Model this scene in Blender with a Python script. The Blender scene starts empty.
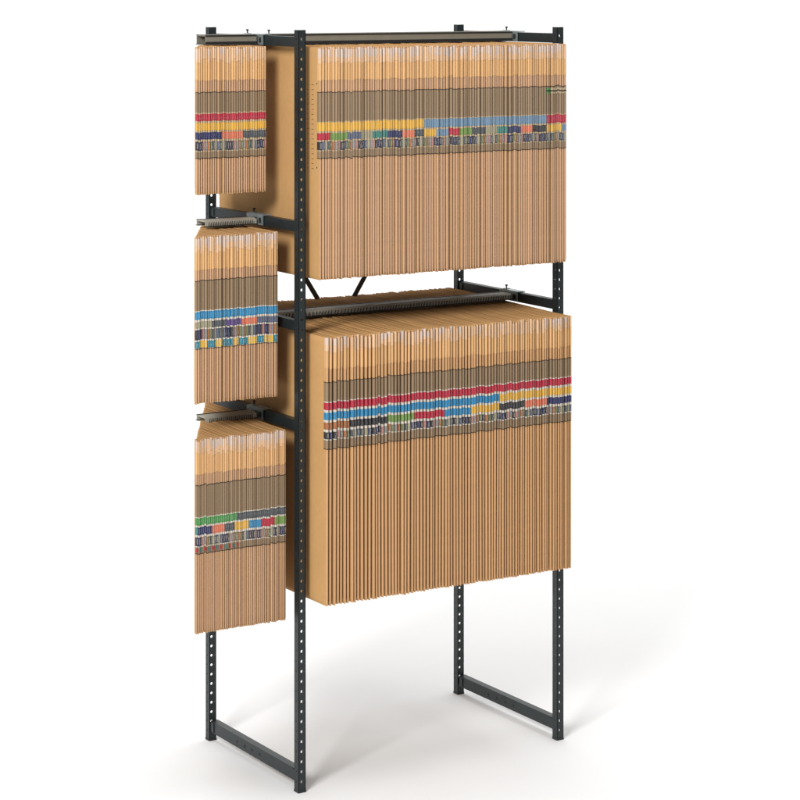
import bpy, math, random
random.seed(7)
H = 2.1                                   # height of the rack's posts in metres
S = bpy.context.scene
COL = S.collection

# ------------------------------------------------------------------ materials
def lin(c):
    def f(v):
        v /= 255.0
        return v/12.92 if v <= .04045 else ((v+.055)/1.055)**2.4
    return (f(c[0]), f(c[1]), f(c[2]), 1.0)

def new_mat(name):
    m = bpy.data.materials.new(name); m.use_nodes = True
    nt = m.node_tree
    return m, nt, nt.nodes['Principled BSDF']

def paper(name, rgb, vary=.12, rough=.75, fibre=.10, scale=90.0, stretch=(1, 1, 1), spec=.25, blotch=0):
    m, nt, b = new_mat(name)
    oi = nt.nodes.new('ShaderNodeObjectInfo')
    tc = nt.nodes.new('ShaderNodeTexCoord')
    mp = nt.nodes.new('ShaderNodeMapping'); mp.inputs['Scale'].default_value = stretch
    nz = nt.nodes.new('ShaderNodeTexNoise'); nz.inputs['Scale'].default_value = scale
    nz.inputs['Detail'].default_value = 5; nz.inputs['Roughness'].default_value = .65
    nt.links.new(tc.outputs['Object'], mp.inputs['Vector']); nt.links.new(mp.outputs[0], nz.inputs['Vector'])
    a = nt.nodes.new('ShaderNodeMath'); a.operation = 'MULTIPLY_ADD'
    a.inputs[1].default_value = 2*vary; a.inputs[2].default_value = 1-vary
    nt.links.new(oi.outputs['Random'], a.inputs[0])
    f = nt.nodes.new('ShaderNodeMath'); f.operation = 'MULTIPLY_ADD'
    f.inputs[1].default_value = 2*fibre; f.inputs[2].default_value = 1-fibre
    nt.links.new(nz.outputs['Fac'], f.inputs[0])
    mu = nt.nodes.new('ShaderNodeMath'); mu.operation = 'MULTIPLY'
    nt.links.new(a.outputs[0], mu.inputs[0]); nt.links.new(f.outputs[0], mu.inputs[1])
    if blotch:                                           # handling marks, faint stains and a soft cockle in the card
        n2 = nt.nodes.new('ShaderNodeTexNoise'); n2.inputs['Scale'].default_value = 6; n2.inputs['Detail'].default_value = 7
        n2.inputs['Roughness'].default_value = .6
        nt.links.new(tc.outputs['Object'], n2.inputs['Vector'])
        g = nt.nodes.new('ShaderNodeMath'); g.operation = 'MULTIPLY_ADD'; g.inputs[1].default_value = 3*blotch; g.inputs[2].default_value = 1-1.5*blotch
        nt.links.new(n2.outputs['Fac'], g.inputs[0])
        m2 = nt.nodes.new('ShaderNodeMath'); m2.operation = 'MULTIPLY'
        nt.links.new(mu.outputs[0], m2.inputs[0]); nt.links.new(g.outputs[0], m2.inputs[1]); mu = m2
        bp = nt.nodes.new('ShaderNodeBump'); bp.inputs['Strength'].default_value = .25; bp.inputs['Distance'].default_value = .004
        nt.links.new(n2.outputs['Fac'], bp.inputs['Height']); nt.links.new(bp.outputs[0], b.inputs['Normal'])
    mx = nt.nodes.new('ShaderNodeVectorMath'); mx.operation = 'SCALE'
    mx.inputs[0].default_value = lin(rgb)[:3]
    nt.links.new(mu.outputs[0], mx.inputs['Scale'])
    nt.links.new(mx.outputs[0], b.inputs['Base Color'])
    b.inputs['Roughness'].default_value = rough
    b.inputs['Specular IOR Level'].default_value = spec
    return m

def metal_paint(name, rgb, rough=.42, metallic=0.0, var=.17):
    m, nt, b = new_mat(name)
    tc = nt.nodes.new('ShaderNodeTexCoord')
    nz = nt.nodes.new('ShaderNodeTexNoise'); nz.inputs['Scale'].default_value = 35; nz.inputs['Detail'].default_value = 6
    nt.links.new(tc.outputs['Object'], nz.inputs['Vector'])
    r = nt.nodes.new('ShaderNodeValToRGB')
    c = lin(rgb)
    r.color_ramp.elements[0].position = .3; r.color_ramp.elements[1].position = .7
    r.color_ramp.elements[0].color = tuple(q*(1-var) for q in c[:3]) + (1,)
    r.color_ramp.elements[1].color = tuple(q*(1+var) for q in c[:3]) + (1,)
    nt.links.new(nz.outputs['Fac'], r.inputs['Fac']); nt.links.new(r.outputs[0], b.inputs['Base Color'])
    b.inputs['Roughness'].default_value = rough; b.inputs['Metallic'].default_value = metallic
    return m

M = {}
M['kraft'] = paper('kraft_card', (180, 140, 91), .07, .8, .10, 60, blotch=.07)
M['inner_shade'] = paper('shaded_inner_card', (132, 96, 60), .15, .85, .10, 60)  # darker brown stands in for shade inside the folders' top slots
M['spine_rose'] = paper('kraft_fold_rosy', (173, 138, 109), .09, .8, .10, 60)
M['spine_tan'] = paper('kraft_fold_tan', (179, 139, 100), .08, .8, .10, 60)
M['white'] = paper('whitish_tone', (188, 168, 154), .12, .75, .06)
M['manila'] = paper('manila_tone', (194, 153, 106), .09, .75, .07)
M['cream'] = paper('cream_tone', (196, 162, 128), .12, .75, .06)
M['strip'] = paper('taupe_label_film', (128, 107, 83), .10, .45, .05, spec=.4)
M['border'] = paper('white_label_border', (186, 178, 166), .05, .5, .03)
M['pale'] = paper('pale_label_border', (166, 148, 120), .06, .5, .03)
M['ink'] = paper('black_ink', (38, 32, 28), .1, .6, .05)
M['post'] = metal_paint('slate_painted_steel', (22, 31, 33), .45)
M['rail'] = metal_paint('galvanised_rail_steel', (166, 162, 150), .42, .1, .05)
M['rail_dark'] = metal_paint('dull_rail_steel', (122, 118, 106), .45, .1, .05)
M['brace'] = metal_paint('brown_grey_brace_steel', (78, 72, 64), .5)
M['zinc'] = metal_paint('zinc_plate', (150, 160, 160), .35, .6)
M['dark'] = metal_paint('black_steel', (26, 28, 30), .5)
PAL = {'red': (196, 30, 52), 'yellow': (234, 174, 52), 'slate blue': (104, 138, 168), 'blue': (30, 132, 186),
       'green': (112, 150, 62), 'teal': (52, 128, 116), 'navy': (44, 48, 96), 'orange': (228, 112, 76),
       'black': (48, 46, 50), 'charcoal': (74, 78, 82), 'brown': (170, 98, 50), 'tan grey': (158, 148, 116),
       'purple': (88, 62, 128), 'leaf green': (66, 150, 66), 'aqua': (28, 126, 150), 'gold': (240, 184, 40),
       'grey blue': (84, 92, 116), 'pink': (176, 112, 104), 'grey': (130, 130, 126), 'olive': (110, 112, 66)}
for k, v in PAL.items():
    v = PAL[k] = tuple(int((q*.86 + sum(v)/3*.14)*.86 + 6) for q in v)
    M['fig ' + k] = paper(k.replace(' ', '_') + '_figure', tuple(int(q + (235-q)*.38) for q in v) if sum(v) < 430 else tuple(int(q*.6) for q in v), .05, .5, .03)
    M[k] = paper(k.replace(' ', '_') + '_label', v, .07, .5, .05, spec=.4)

def floor_mat():
    m, nt, b = new_mat('white_studio_floor')
    tc = nt.nodes.new('ShaderNodeTexCoord')
    nz = nt.nodes.new('ShaderNodeTexNoise'); nz.inputs['Scale'].default_value = 3; nz.inputs['Detail'].default_value = 4
    r = nt.nodes.new('ShaderNodeValToRGB')
    r.color_ramp.elements[0].color = (.70, .70, .70, 1); r.color_ramp.elements[1].color = (.72, .72, .72, 1)
    nt.links.new(tc.outputs['Object'], nz.inputs['Vector']); nt.links.new(nz.outputs['Fac'], r.inputs['Fac'])
    nt.links.new(r.outputs[0], b.inputs['Base Color'])
    b.inputs['Roughness'].default_value = .9; b.inputs['Specular IOR Level'].default_value = .1
    return m
M['floor'] = floor_mat()

# ------------------------------------------------------------------ mesh helpers
class MB:
    def __init__(s): s.v = []; s.f = []; s.m = []; s.mats = []
    def mi(s, mat):
        if mat not in s.mats: s.mats.append(mat)
        return s.mats.index(mat)
    def face(s, pts, mat):
        i = len(s.v); s.v += [tuple(p) for p in pts]
        s.f.append(tuple(range(i, i+len(pts)))); s.m.append(s.mi(mat))
    def box(s, x0, x1, y0, y1, z0, z1, mat):
        i = len(s.v)
        s.v += [(x0,y0,z0),(x1,y0,z0),(x1,y1,z0),(x0,y1,z0),(x0,y0,z1),(x1,y0,z1),(x1,y1,z1),(x0,y1,z1)]
        k = s.mi(mat)
        for q in ((3,2,1,0),(4,5,6,7),(0,1,5,4),(1,2,6,5),(2,3,7,6),(3,0,4,7)):
            s.f.append(tuple(i+j for j in q)); s.m.append(k)
    def tube(s, p0, p1, r, mat, n=10):
        from mathutils import Vector
        a = Vector(p0); b = Vector(p1); d = (b-a).normalized()
        u = d.orthogonal().normalized(); w = d.cross(u)
        i = len(s.v); k = s.mi(mat)
        for c in (a, b):
            for j in range(n):
                t = 2*math.pi*j/n
                s.v.append(tuple(c + r*(math.cos(t)*u + math.sin(t)*w)))
        for j in range(n):
            s.f.append((i+j, i+(j+1) % n, i+n+(j+1) % n, i+n+j)); s.m.append(k)
        s.f.append(tuple(i+n-1-j for j in range(n))); s.m.append(k)
        s.f.append(tuple(i+n+j for j in range(n))); s.m.append(k)
    def build(s, name, parent=None, loc=None):
        me = bpy.data.meshes.new(name)
        me.from_pydata(s.v, [], s.f)
        for m in s.mats: me.materials.append(m)
        me.polygons.foreach_set('material_index', s.m)
        me.update()
        o = bpy.data.objects.new(name, me); COL.objects.link(o)
        if parent: o.parent = parent
        if loc: o.location = loc
        return o

def empty(name, loc, label, cat, group=None):
    o = bpy.data.objects.new(name, None); COL.objects.link(o)
    o.location = loc; o['label'] = label; o['category'] = cat
    if group: o['group'] = group
    o.empty_display_size = .05
    return o

def plate(mb, to3, w, h, cols, pitch, z_first, th, mat, n=10):
    """perforated strip: w across, h up; cols = [(centre, radius)]; to3(u, v, depth) -> point"""
    cuts = [0.0]
    for i in range(len(cols)-1):
        cuts.append((cols[i][0] + cols[i+1][0]) / 2)
    cuts.append(w)
    rows = int((h - z_first + pitch/2) // pitch)
    z0 = z_first - pitch/2
    def q(a, b, c, d):                                   # front and back
        mb.face([to3(*a, 0), to3(*b, 0), to3(*c, 0), to3(*d, 0)], mat)
        mb.face([to3(*d, th), to3(*c, th), to3(*b, th), to3(*a, th)], mat)
    if z0 > 0: q((0, 0), (w, 0), (w, z0), (0, z0))
    zt = z0 + rows*pitch
    if zt < h: q((0, zt), (w, zt), (w, h), (0, h))
    for r in range(rows):
        zc = z0 + (r+.5)*pitch; za = z0 + r*pitch; zb = za + pitch
        for ci, (uc, rad) in enumerate(cols):
            ua, ub = cuts[ci], cuts[ci+1]
            ring = []; outer = []
            for j in range(n):
                t = 2*math.pi*(j+.5)/n
                cx, cy = math.cos(t), math.sin(t)
                ring.append((uc + rad*cx, zc + rad*cy))
                lim = []
                if cx > 1e-6: lim.append((ub-uc)/cx)
                if cx < -1e-6: lim.append((ua-uc)/cx)
                if cy > 1e-6: lim.append((zb-zc)/cy)
                if cy < -1e-6: lim.append((za-zc)/cy)
                k = min(lim); outer.append((uc+k*cx, zc+k*cy))
            for j in range(n):
                a, b = outer[j], outer[(j+1) % n]
                p, s_ = ring[j], ring[(j+1) % n]
                mid = None                                # corner of the cell between the two rays
                if abs(a[0]-b[0]) > 1e-9 and abs(a[1]-b[1]) > 1e-9:
                    cxn = ub if (a[0]+b[0])/2 > uc else ua
                    czn = zb if (a[1]+b[1])/2 > zc else za
                    mid = (cxn, czn)
                pts = [p, a] + ([mid] if mid else []) + [b, s_]
                mb.face([to3(*x, 0) for x in pts], mat)
                mb.face([to3(*x, th) for x in reversed(pts)], mat)
                mb.face([to3(*p, 0), to3(*s_, 0), to3(*s_, th), to3(*p, th)], mat)
    for (ua, va, ub, vb) in ((0,0,w,0), (w,0,w,h), (w,h,0,h), (0,h,0,0)):
        mb.face([to3(ua,va,0), to3(ub,vb,0), to3(ub,vb,th), to3(ua,va,th)], mat)

# ------------------------------------------------------------------ setting
# floor and a seamless white sweep rising behind the rack, square to the photographer's line
fx, fy = .5261, .8504; rx, ry = .8504, -.5261
def fl_pt(r, f, z): return (rx*r+fx*f, ry*r+fy*f, z)
fl = MB()
fl.face([fl_pt(-14, -9, 0), fl_pt(14, -9, 0), fl_pt(14, 5, 0), fl_pt(-14, 5, 0)], M['floor'])
floor = fl.build('floor'); floor['kind'] = 'structure'
bd = MB(); R = 1.6; prof_ = [(5 + R*math.sin(t*math.pi/48), R - R*math.cos(t*math.pi/48)) for t in range(25)] + [(5+R, 6.5)]
for (f0, z0), (f1, z1) in zip(prof_, prof_[1:]):
    bd.face([fl_pt(-14, f0, z0), fl_pt(14, f0, z0), fl_pt(14, f1, z1), fl_pt(-14, f1, z1)], M['floor'])
bd = bd.build('backdrop'); bd['kind'] = 'structure'

# ------------------------------------------------------------------ the rack
W, D = .4153*H, .2547*H
PW = .0225                                               # width of a post
rack = empty('filing_rack', (W/2, D/2, 0),
             'tall slate grey open steel rack with perforated posts standing on the white floor', 'rack')
OX, OY = -W/2, -D/2
def part(mb, name, parent=rack): return mb.build(name, parent)

PITCH = H/76.0
def post(px, py, rear):
    mb = MB(); h = PW/2; th = .0022
    x0, y0 = px+OX-h, py+OY-h
    cols = [(PW*.47, .0040)] if not rear else [(PW*.33, .0040), (PW*.80, .0018)]
    plate(mb, lambda u, v, d: (x0+u, y0+d, v), PW, H, cols, PITCH, .030, th, M['post'])
    plate(mb, lambda u, v, d: (x0-.0006+d, y0+PW-u, v), PW, H, [(PW*.5, .0022)], PITCH, .030, th, M['post'], 8)
    plate(mb, lambda u, v, d: (x0+PW+.0006-d, y0+u, v), PW*.7, H, [(PW*.35, .0022)], PITCH, .030, th, M['post'], 8)
    o = part(mb, 'perforated_post')
    return o
for (px, py, rear) in ((0,0,0), (0,D,1), (W,0,0), (W,D,1)):
    p = post(px, py, rear)
    mb = MB()                                            # plastic-free pressed foot cap under the angle
    h = PW/2+.0012
    mb.box(px+OX-h, px+OX+h, py+OY-h, py+OY+h, 0, .006, M['dark'])
    mb.build('foot_plate', p)

def side_bar(px, top, hgt, name='side_bar', dots=False):
    """channel from rear post to front post, web facing left, top flange inward"""
    mb = MB(); th = .002
    xa = px+OX-.006; y0 = OY+PW/2+.0005; y1 = OY+D-PW/2-.0005; zt = top*H; zb = zt-hgt
    mb.box(xa, xa+th, y0, y1, zb, zt, M['post'])
    mb.box(xa+th, xa+.022, y0, y1, zt-th, zt, M['post'])
    mb.box(xa+th, xa+.022, y0, y1, zb, zb+th, M['post'])
    # end tabs that bolt to the posts
    mb.box(xa-.0025, xa-.0002, y0-.012, y0+.02, zb+.003, zt-.003, M['post'])
    mb.box(xa-.0025, xa-.0002, y1-.02, y1+.0, zb+.003, zt-.003, M['post'])
    o = part(mb, name)
    if dots:
        for k in range(4):
            b = MB(); yy = OY + D*(.42+.085*k); zz = zt-hgt*.55
            b.tube((xa+.001, yy, zz), (xa-.0012, yy, zz), .004, M['dark'])
            b.build('bolt', o)
    return o
side_bar(0, .0285, .034, 'base_bar', True); side_bar(W, .0285, .034, 'base_bar', True)
RB = .117*H                                              # rails run at mid depth
def bracket(px, top):
    mb = MB(); xa = px+OX-.0115; yc = RB+OY
    zt = top*H+.002
    mb.box(xa, xa+.003, yc-.050, yc+.045, zt-.028, zt, M['zinc'])
    mb.box(xa+.0031, xa+.030, yc-.050, yc+.045, zt-.0005, zt+.002, M['zinc'])
    for dy in (-.036, -.010):
        mb.box(xa-.0008, xa-.0001, yc+dy-.006, yc+dy+.006, zt-.022, zt-.007, M['post'])
    o = part(mb, 'rail_bracket')
    for (dx, dy) in ([(.016, .03)] if not (px == 0 and top > .9) else [(.008, .055), (.026, -.04)]):
        b = MB()
        b.tube((xa+dx, yc+dy, zt+.002), (xa+dx, yc+dy, zt+.0035), .011, M['zinc'], 14)
        b.tube((xa+dx, yc+dy, zt+.0035), (xa+dx, yc+dy, zt+.010), .0022, M['dark'])
        b.tube((xa+dx, yc+dy, zt+.010), (xa+dx, yc+dy, zt+.0145), .0040, M['dark'])
        b.build('bolt', o)
for lv in (.991, .748, .6175, .4865):
    side_bar(0, lv, .028)
for lv in (.991, .6165):
    side_bar(W, lv, .028)
for lv in (.991, .748, .6175, .4865): bracket(0, lv)
for lv in (.991, .6165): bracket(W, lv)

def rail(a0, a1, top, hh=.026, rm='rail_dark'):
    mb = MB(); x0, x1 = a0*H+OX, a1*H+OX; yc = RB+OY; zt = top*H; th = .002; d = .027
    mb.box(x0, x1, yc-d, yc+d, zt-th, zt, M[rm])                  # top web
    mb.box(x0, x1, yc-d, yc-d+th, zt-hh, zt-th, M[rm])            # front flange
    if rm == 'rail_dark':                                             # rolled black bead along the foot of the deep rails
        mb.box(x0, x1, yc-d-.0022, yc-d-.0002, zt-hh, zt-hh*.72, M['dark']); mb.box(x0, x1, yc-d-.0012, yc-d-.0001, zt-.003, zt+.0012, M['dark'])
    mb.box(x0, x1, yc+d-th, yc+d, zt-hh, zt-th, M[rm])
    for yy in (-.019, -.009, .001, .011):                             # pressed ribs along the top
        mb.box(x0, x1, yc+yy, yc+yy+.004, zt, zt+.0022, M[rm])
    o = part(mb, 'hanging_rail')
    lp = MB()
    lp.box(x0, x1, yc-d-.006, yc-d+th+.008, zt-hh-.002, zt-hh, M['post'])
    lp.box(x0, x1, yc+d-th-.008, yc+d+.006, zt-hh-.002, zt-hh, M['post'])
    lp.build('rail_lip', o)
    eg = MB(); eg.box(x0, x1, yc+d-.003, yc+d+.001, zt+.0001, zt+.0026, M['dark']); eg.build('rail_edge', o)
    return o
rail(.0075, .4085, .9915); rail(.0075, .4085, .6135, .013, 'rail')
for lv, hh in ((.9915, .024), (.7440, .013), (.4825, .013)):
    rail(-.0860, -.0085, lv, hh, 'rail_dark' if lv > .9 else 'rail')

# crossed flat braces between the rear posts
for sgn in (1, -1):
    mb = MB(); zc = .559*H; hh = .318*H; y = OY+D+PW/2+.002+(.004 if sgn < 0 else 0)
    L = math.hypot(W, 2*hh); ux, uz = W/L*sgn, 2*hh/L
    nx, nz = -uz, ux; wd = .0075; t = .003
    def pt(s, n, d): return (ux*s+nx*n, y+d, zc+uz*s+nz*n)
    c = [pt(-L/2, -wd, 0), pt(L/2, -wd, 0), pt(L/2, wd, 0), pt(-L/2, wd, 0)]
    e = [(p[0], p[1]+t, p[2]) for p in c]
    mb.face(c, M['brace']); mb.face(e[::-1], M['brace'])
    for i in range(4): mb.face([c[i], c[(i+1) % 4], e[(i+1) % 4], e[i]], M['brace'])
    part(mb, 'cross_brace')

# ------------------------------------------------------------------ the folders
F_PX, A0x, Z0 = 2388.0, -.1313, 3.1355                  # fitted viewpoint, used to read label runs off the rows
CS, SN = .8505, .5261
SEG = {0:'abcdef',1:'bc',2:'abged',3:'abgcd',4:'fgbc',5:'afgcd',6:'afgedc',7:'abc',8:'abcdefg',9:'abcdfg'}
DIG = ['black','charcoal','grey','navy','tan grey','brown','black','grey blue','olive','pink']
ORD = {1:'first',2:'second',3:'third',4:'fourth',5:'fifth',6:'sixth',7:'seventh',8:'eighth',9:'ninth',10:'tenth',11:'eleventh',
       12:'twelfth',13:'thirteenth',14:'fourteenth',15:'fifteenth',16:'sixteenth',17:'seventeenth',18:'eighteenth',19:'nineteenth',20:'twentieth'}
def px_of(a, b):
    return 400 + F_PX*(A0x + CS*a - .526*b)/(Z0 + SN*a + .8504*b)

def pick(runs, x):
    for lim, c in runs:
        if x < lim: return c
    return runs[-1][1]

def wrap(mb, prof, z0, z1, mat):
    for i in range(len(prof)-1):
        (xa, ya), (xb, yb) = prof[i], prof[i+1]
        mb.face([(xa,ya,z0), (xb,yb,z0), (xb,yb,z1), (xa,ya,z1)], mat)

def make_folder(row, a, bf, br, zt, zb, p, zones, cols, digit, name_label, group, k):
    d = (br-bf)*H; h = (zt-zb)*H + random.gauss(0, row.get('tj', .0004))
    root = empty('hanging_folder', (a*H, (bf+br)/2*H, zb*H), name_label, 'folder', group)
    root.rotation_euler = (0, random.gauss(0, .0006) + row.get('lean', .001)*(math.sin(k*.23+1)+math.sin(k*.61))*.5, random.gauss(0, .002) if d > .05 else 0)
    tf, tm = p*row['tf'], p*row.get('tm', .76)
    yf, yr = -d/2, d/2
    c = min(p*row.get('wd', .24), d*.15); kk = min(.3*d, .09); tip = .16
    def ring(z, w, dy=0, up=0):
        r = [(tf*tip*w, yf+dy), (tf*.5*w, yf+c+dy), (tm*.5*w, yf+kk), (tm*.5*w, yr-kk), (tf*.5*w, yr-c), (tf*tip*w, yr)]
        r = [(x, y, z + (up if y > 0 else 0)) for x, y in r]
        return r + [(-x, y, q) for x, y, q in reversed(r)]
    mb = MB(); K = M['kraft']
    rings = [ring(0, .28), ring(.009, .9), ring(.03, 1), ring(h-.012, 1), ring(h, row.get('tw', .80), 0, row.get('up', 0)*min(1, d/(.16*H))**2)]
    n = len(rings[0])
    for r in rings: mb.v += r
    ki = mb.mi(K); si = mb.mi(M[row.get('spine', 'spine_rose')]); ni = mb.mi(M['inner_shade'])
    for j in range(len(rings)-1):
        for i in range(n):
            mb.f.append((j*n+i, j*n+(i+1) % n, (j+1)*n+(i+1) % n, (j+1)*n+i))
            mb.m.append(si if i in (0, 1, n-2, n-1) else ki)
    mb.f.append(tuple(range(n))[::-1]); mb.m.append(ki)
    # open pocket at the top: a recess whose shade is put into its brown colour
    base = (len(rings)-1)*n
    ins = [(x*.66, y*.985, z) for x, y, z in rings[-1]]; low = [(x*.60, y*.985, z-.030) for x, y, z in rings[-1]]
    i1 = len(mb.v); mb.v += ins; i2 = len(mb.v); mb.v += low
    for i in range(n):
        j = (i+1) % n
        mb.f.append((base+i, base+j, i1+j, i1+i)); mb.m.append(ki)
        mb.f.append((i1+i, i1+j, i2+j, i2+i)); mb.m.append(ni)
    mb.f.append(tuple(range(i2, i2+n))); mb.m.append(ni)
    sleeve = mb.build('folder_sleeve', root)

    wr = min(.013, .28*d)
    def prof(o, wdt=1.0):
        wq = wr*wdt
        xw = tf*.5 + (tm-tf)*.5*min(1, (wq)/(kk)) + o
        r = [(-xw, yf+c+wq), (-tf*.5-o, yf+c), (-tf*tip-o*.6, yf-o), (tf*tip+o*.6, yf-o), (tf*.5+o, yf+c), (xw, yf+c+wq)]
        return r
    Z = lambda f: h*(1-f)
    # whitish to cream band and manila-toned band at the head of the spine
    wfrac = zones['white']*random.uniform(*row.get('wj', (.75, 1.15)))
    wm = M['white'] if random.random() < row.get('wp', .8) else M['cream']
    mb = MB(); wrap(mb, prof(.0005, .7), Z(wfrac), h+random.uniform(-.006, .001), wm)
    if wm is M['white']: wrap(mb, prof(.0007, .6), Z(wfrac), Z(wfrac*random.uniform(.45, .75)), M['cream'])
    mb.build('whitish_band', root)
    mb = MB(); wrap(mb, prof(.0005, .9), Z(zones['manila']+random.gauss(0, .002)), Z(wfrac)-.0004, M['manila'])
    mb.build('manila_band', root)
    # label strip: ink rules, taupe film, bordered label area
    l0, l1 = zones['line']; jit = random.gauss(0, .0007) + .0016*math.sin(k*.9+math.sin(k*.37)*2)*(1 if (k//5) % 2 else .4)
    l0 += jit; l1 += jit
    lt = .0021/h
    mb = MB(); P = prof(.0006)
    wrap(mb, P, Z(l0+lt), Z(l0), M['ink'])
    fs = zones['lab']
    b0, b1 = fs[0][0]+jit-row['bord'], fs[-1][1]+jit+row['bord']
    wrap(mb, P, Z(b0), Z(l0+lt), M['strip'])
    wrap(mb, P, Z(b1), Z(b0), M[row['bmat']])
    wrap(mb, P, Z(l1-lt), Z(b1), M['strip'])
    wrap(mb, P, Z(l1), Z(l1-lt), M['ink'])
    strip = mb.build('label_strip', root)
    for li, (f0, f1) in enumerate(fs):
        mb = MB(); mt = M[cols[li]]
        wrap(mb, prof(.0010, .93), Z(f1+jit), Z(f0+jit), mt)
        # figure printed on the label: seven strokes
        dg = (digit // (10**(len(fs)-1-li))) % 10 if row.get('figs', True) else None
        if dg is not None:
            zc = Z((f0+f1)/2+jit); hh = h*(f1-f0)*.33; ww = min(tf*.24, .003); y = yf-.0013; t = .0007
            mf = M['fig ' + cols[li]] if li < len(fs)-1 else M['border' if sum(PAL[cols[li]]) < 430 else 'ink']
            for sgm in SEG[dg]:
                q = {'a':(-ww,ww,hh-t,hh), 'd':(-ww,ww,-hh,-hh+t), 'g':(-ww,ww,-t/2,t/2), 'f':(-ww,-ww+t,0,hh), 'b':(ww-t,ww,0,hh),
                     'e':(-ww,-ww+t,-hh,0), 'c':(ww-t,ww,-hh,0)}[sgm]
                mb.face([(q[0],y,zc+q[2]), (q[1],y,zc+q[2]), (q[1],y,zc+q[3]), (q[0],y,zc+q[3])], mf)
        mb.build('colour_label' if li < len(fs)-1 else 'number_label', strip)
    # steel hook that hangs on the rail's lip
    ybar = RB - (bf+br)/2*H
    if br*H > RB - .033 and row['zt'] < .9 and (a > 0 or a > -.083):
        mb = MB(); y = ybar-.027
        z1 = row['rail']*H - zb*H - .0015
        s = p*.5; y0 = y-.0062; zl = z1-.0118
        q = [(-s*.55, zl), (-s*.05, zl), (s*.55, z1), (s*.05, z1)]
        mb.face([(x_, y0-.0012, z_) for x_, z_ in q], M['dark'])
        mb.face([(x_, y0, z_) for x_, z_ in q[::-1]], M['dark'])
        for i in range(4):
            (xa, za), (xb, zb_) = q[i], q[(i+1) % 4]
            mb.face([(xa, y0-.0012, za), (xa, y0, za), (xb, y0, zb_), (xb, y0-.0012, zb_)], M['dark'])
        mb.build('hook', root)
    return root, sleeve, (d, h, tf, tm, yf, kk)

ROWS = [
 dict(key='upper right row', tm=.90, wp=.7, wj=(.93, 1.06), a0=.0150, a1=.4115, n=103, bf=-.0268, br=.2600, zt=.977, zb=.673, rail=.9915, grow=0, wv=.045, tf=.80, bord=.004, bmat='pale',
      zones=dict(white=.066, manila=.140, line=(.191, .478), lab=[(.323,.360),(.368,.398),(.405,.441)]),
      lab=[[(425,'yellow'),(546,'slate blue'),(999,'red')],
           [(329,'red'),(347,'green'),(360,'grey blue'),(373.5,'tan grey'),(389,'teal'),(402,'navy'),(414,'orange'),(425,'charcoal'),(437,'yellow'),
            (449,'slate blue'),(462,'red'),(473,'green'),(486,'charcoal'),(498,'tan grey'),(509,'teal'),(521,'navy'),(533,'orange'),(546,'black'),(562,'yellow'),(999,'slate blue')]]),
 dict(key='lower right row', tj=.0007, wp=.30, up=.012, tw=.62, spine='spine_tan', lean=.0035, wv=.05, a0=.0150, a1=.4095, n=84, bf=-.0420, br=.2730, zt=.5997, zb=.2497, rail=.6135, grow=-.30, tf=.60, bord=.004, bmat='border',
      zones=dict(white=.052, manila=.118, line=(.165, .416), lab=[(.242,.269),(.279,.306),(.3155,.3415),(.3515,.3775)]),
      lab=[[(999,'red')], [(499.5,'blue'),(999,'yellow')],
           [(352,'brown'),(388,'black'),(415,'green'),(443.5,'red'),(472,'blue'),(499,'yellow'),(526,'black'),(547.6,'orange'),(999,'navy')]]),
 dict(key='top left row', tm=.84, wp=.3, a0=-.1204, a1=-.0150, n=30, bf=.0634, br=.1720, zt=.9777, zb=.7837, rail=.9915, grow=0, wv=.045, tf=.70, bord=.008, bmat='pale', cut=True,
      zones=dict(white=.10, manila=.226, line=(.305, .755), lab=[(.453,.500),(.515,.565),(.577,.625),(.640,.700)]),
      lab=[[(999,'red')], [(999,'yellow')], [(222,'navy'),(244,'orange'),(999,'charcoal')]]),
 dict(key='middle left row', tj=.0004, tm=.84, a0=-.1365, a1=-.0150, n=36, bf=.0316, br=.2020, zt=.7332, zb=.516, rail=.7440, grow=0, wv=.045, tf=.72, bord=.006, bmat='border', cut=True,
      zones=dict(white=.095, manila=.200, line=(.262, .672), lab=[(.448,.494),(.508,.546),(.555,.615)], ),
      lab=[[(999,'blue')], [(212,'tan grey'),(226,'charcoal'),(241,'purple'),(258,'orange'),(999,'grey blue')]], extra=(.625,.665)),
 dict(key='bottom left row', tj=.0005, tm=.84, up=.008, a0=-.1476, a1=-.0150, n=45, bf=.0097, br=.2240, zt=.4748, zb=.225, rail=.4825, grow=0, wv=.045, tf=.74, bord=.005, bmat='border', cut=True,
      zones=dict(white=.085, manila=.178, line=(.233, .588), lab=[(.403,.440),(.450,.490),(.502,.547)]),
      lab=[[(237,'leaf green'),(999,'charcoal')],
           [(199,'teal'),(212,'navy'),(224,'orange'),(236,'charcoal'),(250,'yellow'),(262,'blue'),(275,'red'),(999,'green')]]),
]
NUM0 = {'upper right row': 2710, 'lower right row': 5340, 'top left row': 6120, 'middle left row': 350, 'bottom left row': 880}
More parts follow.
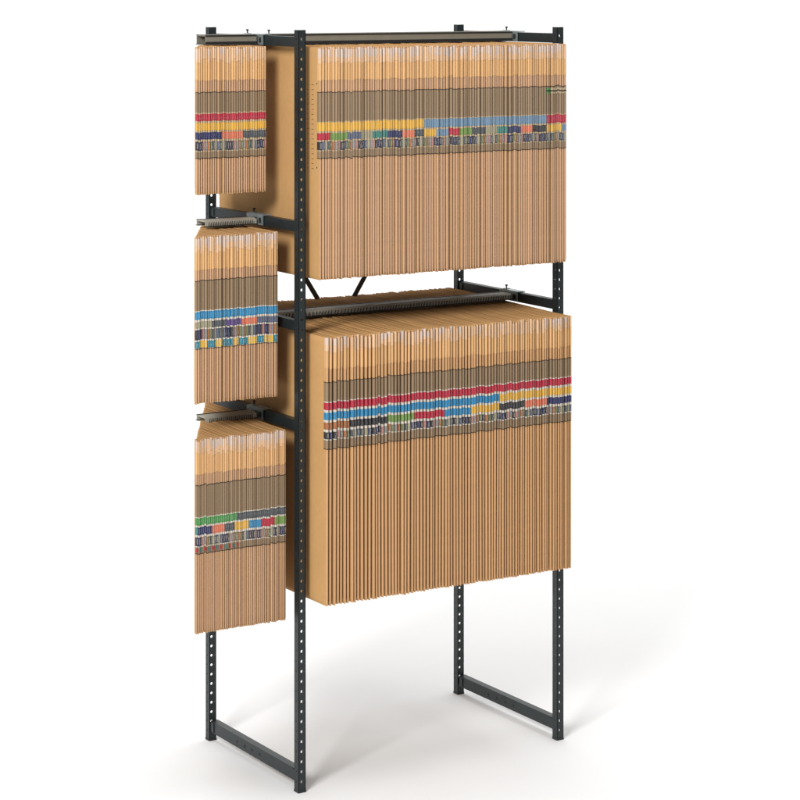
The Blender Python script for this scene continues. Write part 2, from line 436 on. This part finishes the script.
for row in ROWS:
    n = row['n']; a0, a1 = row['a0'], row['a1']
    w = [max(.5, 1 + row['grow']*(i/(n-1)-.5) + random.gauss(0, row.get('wv', .06))) for i in range(n)]
    tot = sum(w); acc = 0; info = []
    for i in range(n):
        p = w[i]/tot*(a1-a0); a = a0+acc+p/2; acc += p
        info.append((a, p))
    seen = {}
    for i, (a, p) in enumerate(info):
        bf, br = row['bf'] + random.gauss(0, .0007), row['br']
        if row.get('cut'):                                # the bay runs out here: the last folders are narrower, set back along a slant
            br = min(br, bf + max(.006, (a-a0)/.575))
        x = px_of(a, bf)
        cols = [pick(r, x) for r in row['lab']]
        num = NUM0[row['key']] + i
        cols.append(DIG[(i*3 + (i//10)) % 10] if row['key'] != 'upper right row' else DIG[(i*7 + i//10) % 10])
        zones = row['zones']
        if 'extra' in row:
            zones = dict(zones); zones['lab'] = zones['lab'] + [row['extra']]
            cols.append('gold' if int((x-191.6)/8.15) % 2 == 1 else 'aqua')
        vis = cols[:len(row['lab'])]
        key = tuple(vis); seen[key] = seen.get(key, 0)+1
        k = seen[key]
        txt = (' over '.join(vis) if len(vis) == 2 else ', '.join(vis))
        lab = f"{ORD.get(k, str(k)+'th')} from left of the tan folders labelled {txt}, {row['key']}"
        if k > 20: 
            t = {2:'twenty',3:'thirty',4:'forty',5:'fifty'}[k//10]
            lab = lab.replace(f"{k}th", t + ('-' + ORD[k % 10] if k % 10 else '').replace('--','-')) if k % 10 else lab.replace(f"{k}th", {30:'thirtieth',40:'fortieth',50:'fiftieth'}[k])
        grp = 'hanging folders in the ' + row['key']
        zj = random.gauss(0, .0003)
        root, sleeve, g = make_folder(row, a, bf, br, row['zt']+zj, row['zb']+zj+random.gauss(0, .00025), p*H, zones, cols, num, lab, grp, i)
        d, h, tf, tm, yf, kk = g
        if row['key'] == 'upper right row' and i == 0:
            root['label'] = 'leftmost tan folder of upper right row, printed scale down its wide bare side'
            mb = MB()
            for q in range(18):                          # printed scale along the front of its left side
                z = h*.838 - q*.0136
                for (yy, ln) in ((.034, .011), (.062, .008)):
                    xx = -(tf*.5 + (tm-tf)*.5*min(1, yy/kk)) - .0005; xb = -(tf*.5 + (tm-tf)*.5*min(1, (yy+ln)/kk)) - .0005
                    mb.face([(xx, yf+yy, z), (xx, yf+yy, z+.0012), (xb, yf+yy+ln, z+.0012), (xb, yf+yy+ln, z)], M['ink'])
            for z in (h*.842, h*.48):
                xx = -(tf*.5 + (tm-tf)*.5*min(1, .016/kk)) - .0005
                mb.face([(xx, yf+.014, z), (xx, yf+.014, z+.004), (xx-.0001, yf+.018, z+.004), (xx-.0001, yf+.018, z)], M['ink'])
            mb.build('printed_scale', sleeve)
        if row['key'] == 'bottom left row' and x < 241 and i % 2 == 0:
            mb = MB(); o = .0012; P = [(-tf*.5-o, yf+.004), (-tf*.16-o, yf-o), (tf*.16+o, yf-o), (tf*.5+o, yf+.004)]
            wrap(mb, P, h*(1-.578), h*(1-.558), M[('red', 'teal')[(i//2) % 2]]); mb.build('printed_tag', root)
        if row['key'] == 'upper right row' and x > 546:
            mb = MB(); mt = M['leaf green'] if x < 552 else M['pale']
            o = .0012
            P = [(-tf*.5-o, yf+.006), (-tf*.5-o, yf+.0018), (-tf*.16-o, yf-o), (tf*.16+o, yf-o), (tf*.5+o, yf+.0018)]
            wrap(mb, P, h*.775, h*.800, mt)
            wrap(mb, [(q[0]*1.02, q[1]-.0003) for q in P], h*.784, h*.790, M['ink'])
            mb.build('printed_tag', root)

# ------------------------------------------------------------------ light
wd = bpy.data.worlds.new('World'); S.world = wd; wd.use_nodes = True
bg = wd.node_tree.nodes['Background']; bg.inputs[0].default_value = (1, 1, 1, 1); bg.inputs[1].default_value = .33
from mathutils import Vector
def area(name, loc, target, size, power, col=(1, 1, 1), size_y=None):
    l = bpy.data.lights.new(name, 'AREA'); l.energy = power; l.color = col
    l.shape = 'RECTANGLE'; l.size = size; l.size_y = size_y or size
    o = bpy.data.objects.new(name, l); COL.objects.link(o); o.location = loc
    o.rotation_euler = (Vector(target)-Vector(loc)).to_track_quat('-Z', 'Y').to_euler()
    return o
area('key_softbox', (-5.3, -4.0, 4.7), (.4, .2, .9), 2.2, 650, (1, .99, .975))
area('overhead_softbox', (.4, .3, 6.0), (.4, .3, 0), 5.0, 265)
area('backdrop_added_lamp', fl_pt(0, 3.7, 5.4), fl_pt(0, 6.3, .5), 16, 365, size_y=1.5)  # added lamp, put in only to lift the sweep to white

# ------------------------------------------------------------------ camera
cd = bpy.data.cameras.new('Camera'); cam = bpy.data.objects.new('Camera', cd); COL.objects.link(cam)
cam.location = (-1.5379*H, -2.7355*H, 1.059*H)
cam.rotation_euler = (math.radians(90), 0, -math.atan2(.5261, .8504))
cd.sensor_width = 36; cd.lens = F_PX/800*36; cd.shift_y = -415/800; cd.clip_end = 1000
S.camera = cam
S.view_settings.view_transform = 'Standard'; S.view_settings.look = 'None'; S.view_settings.gamma = 1
S.view_settings.exposure = 0
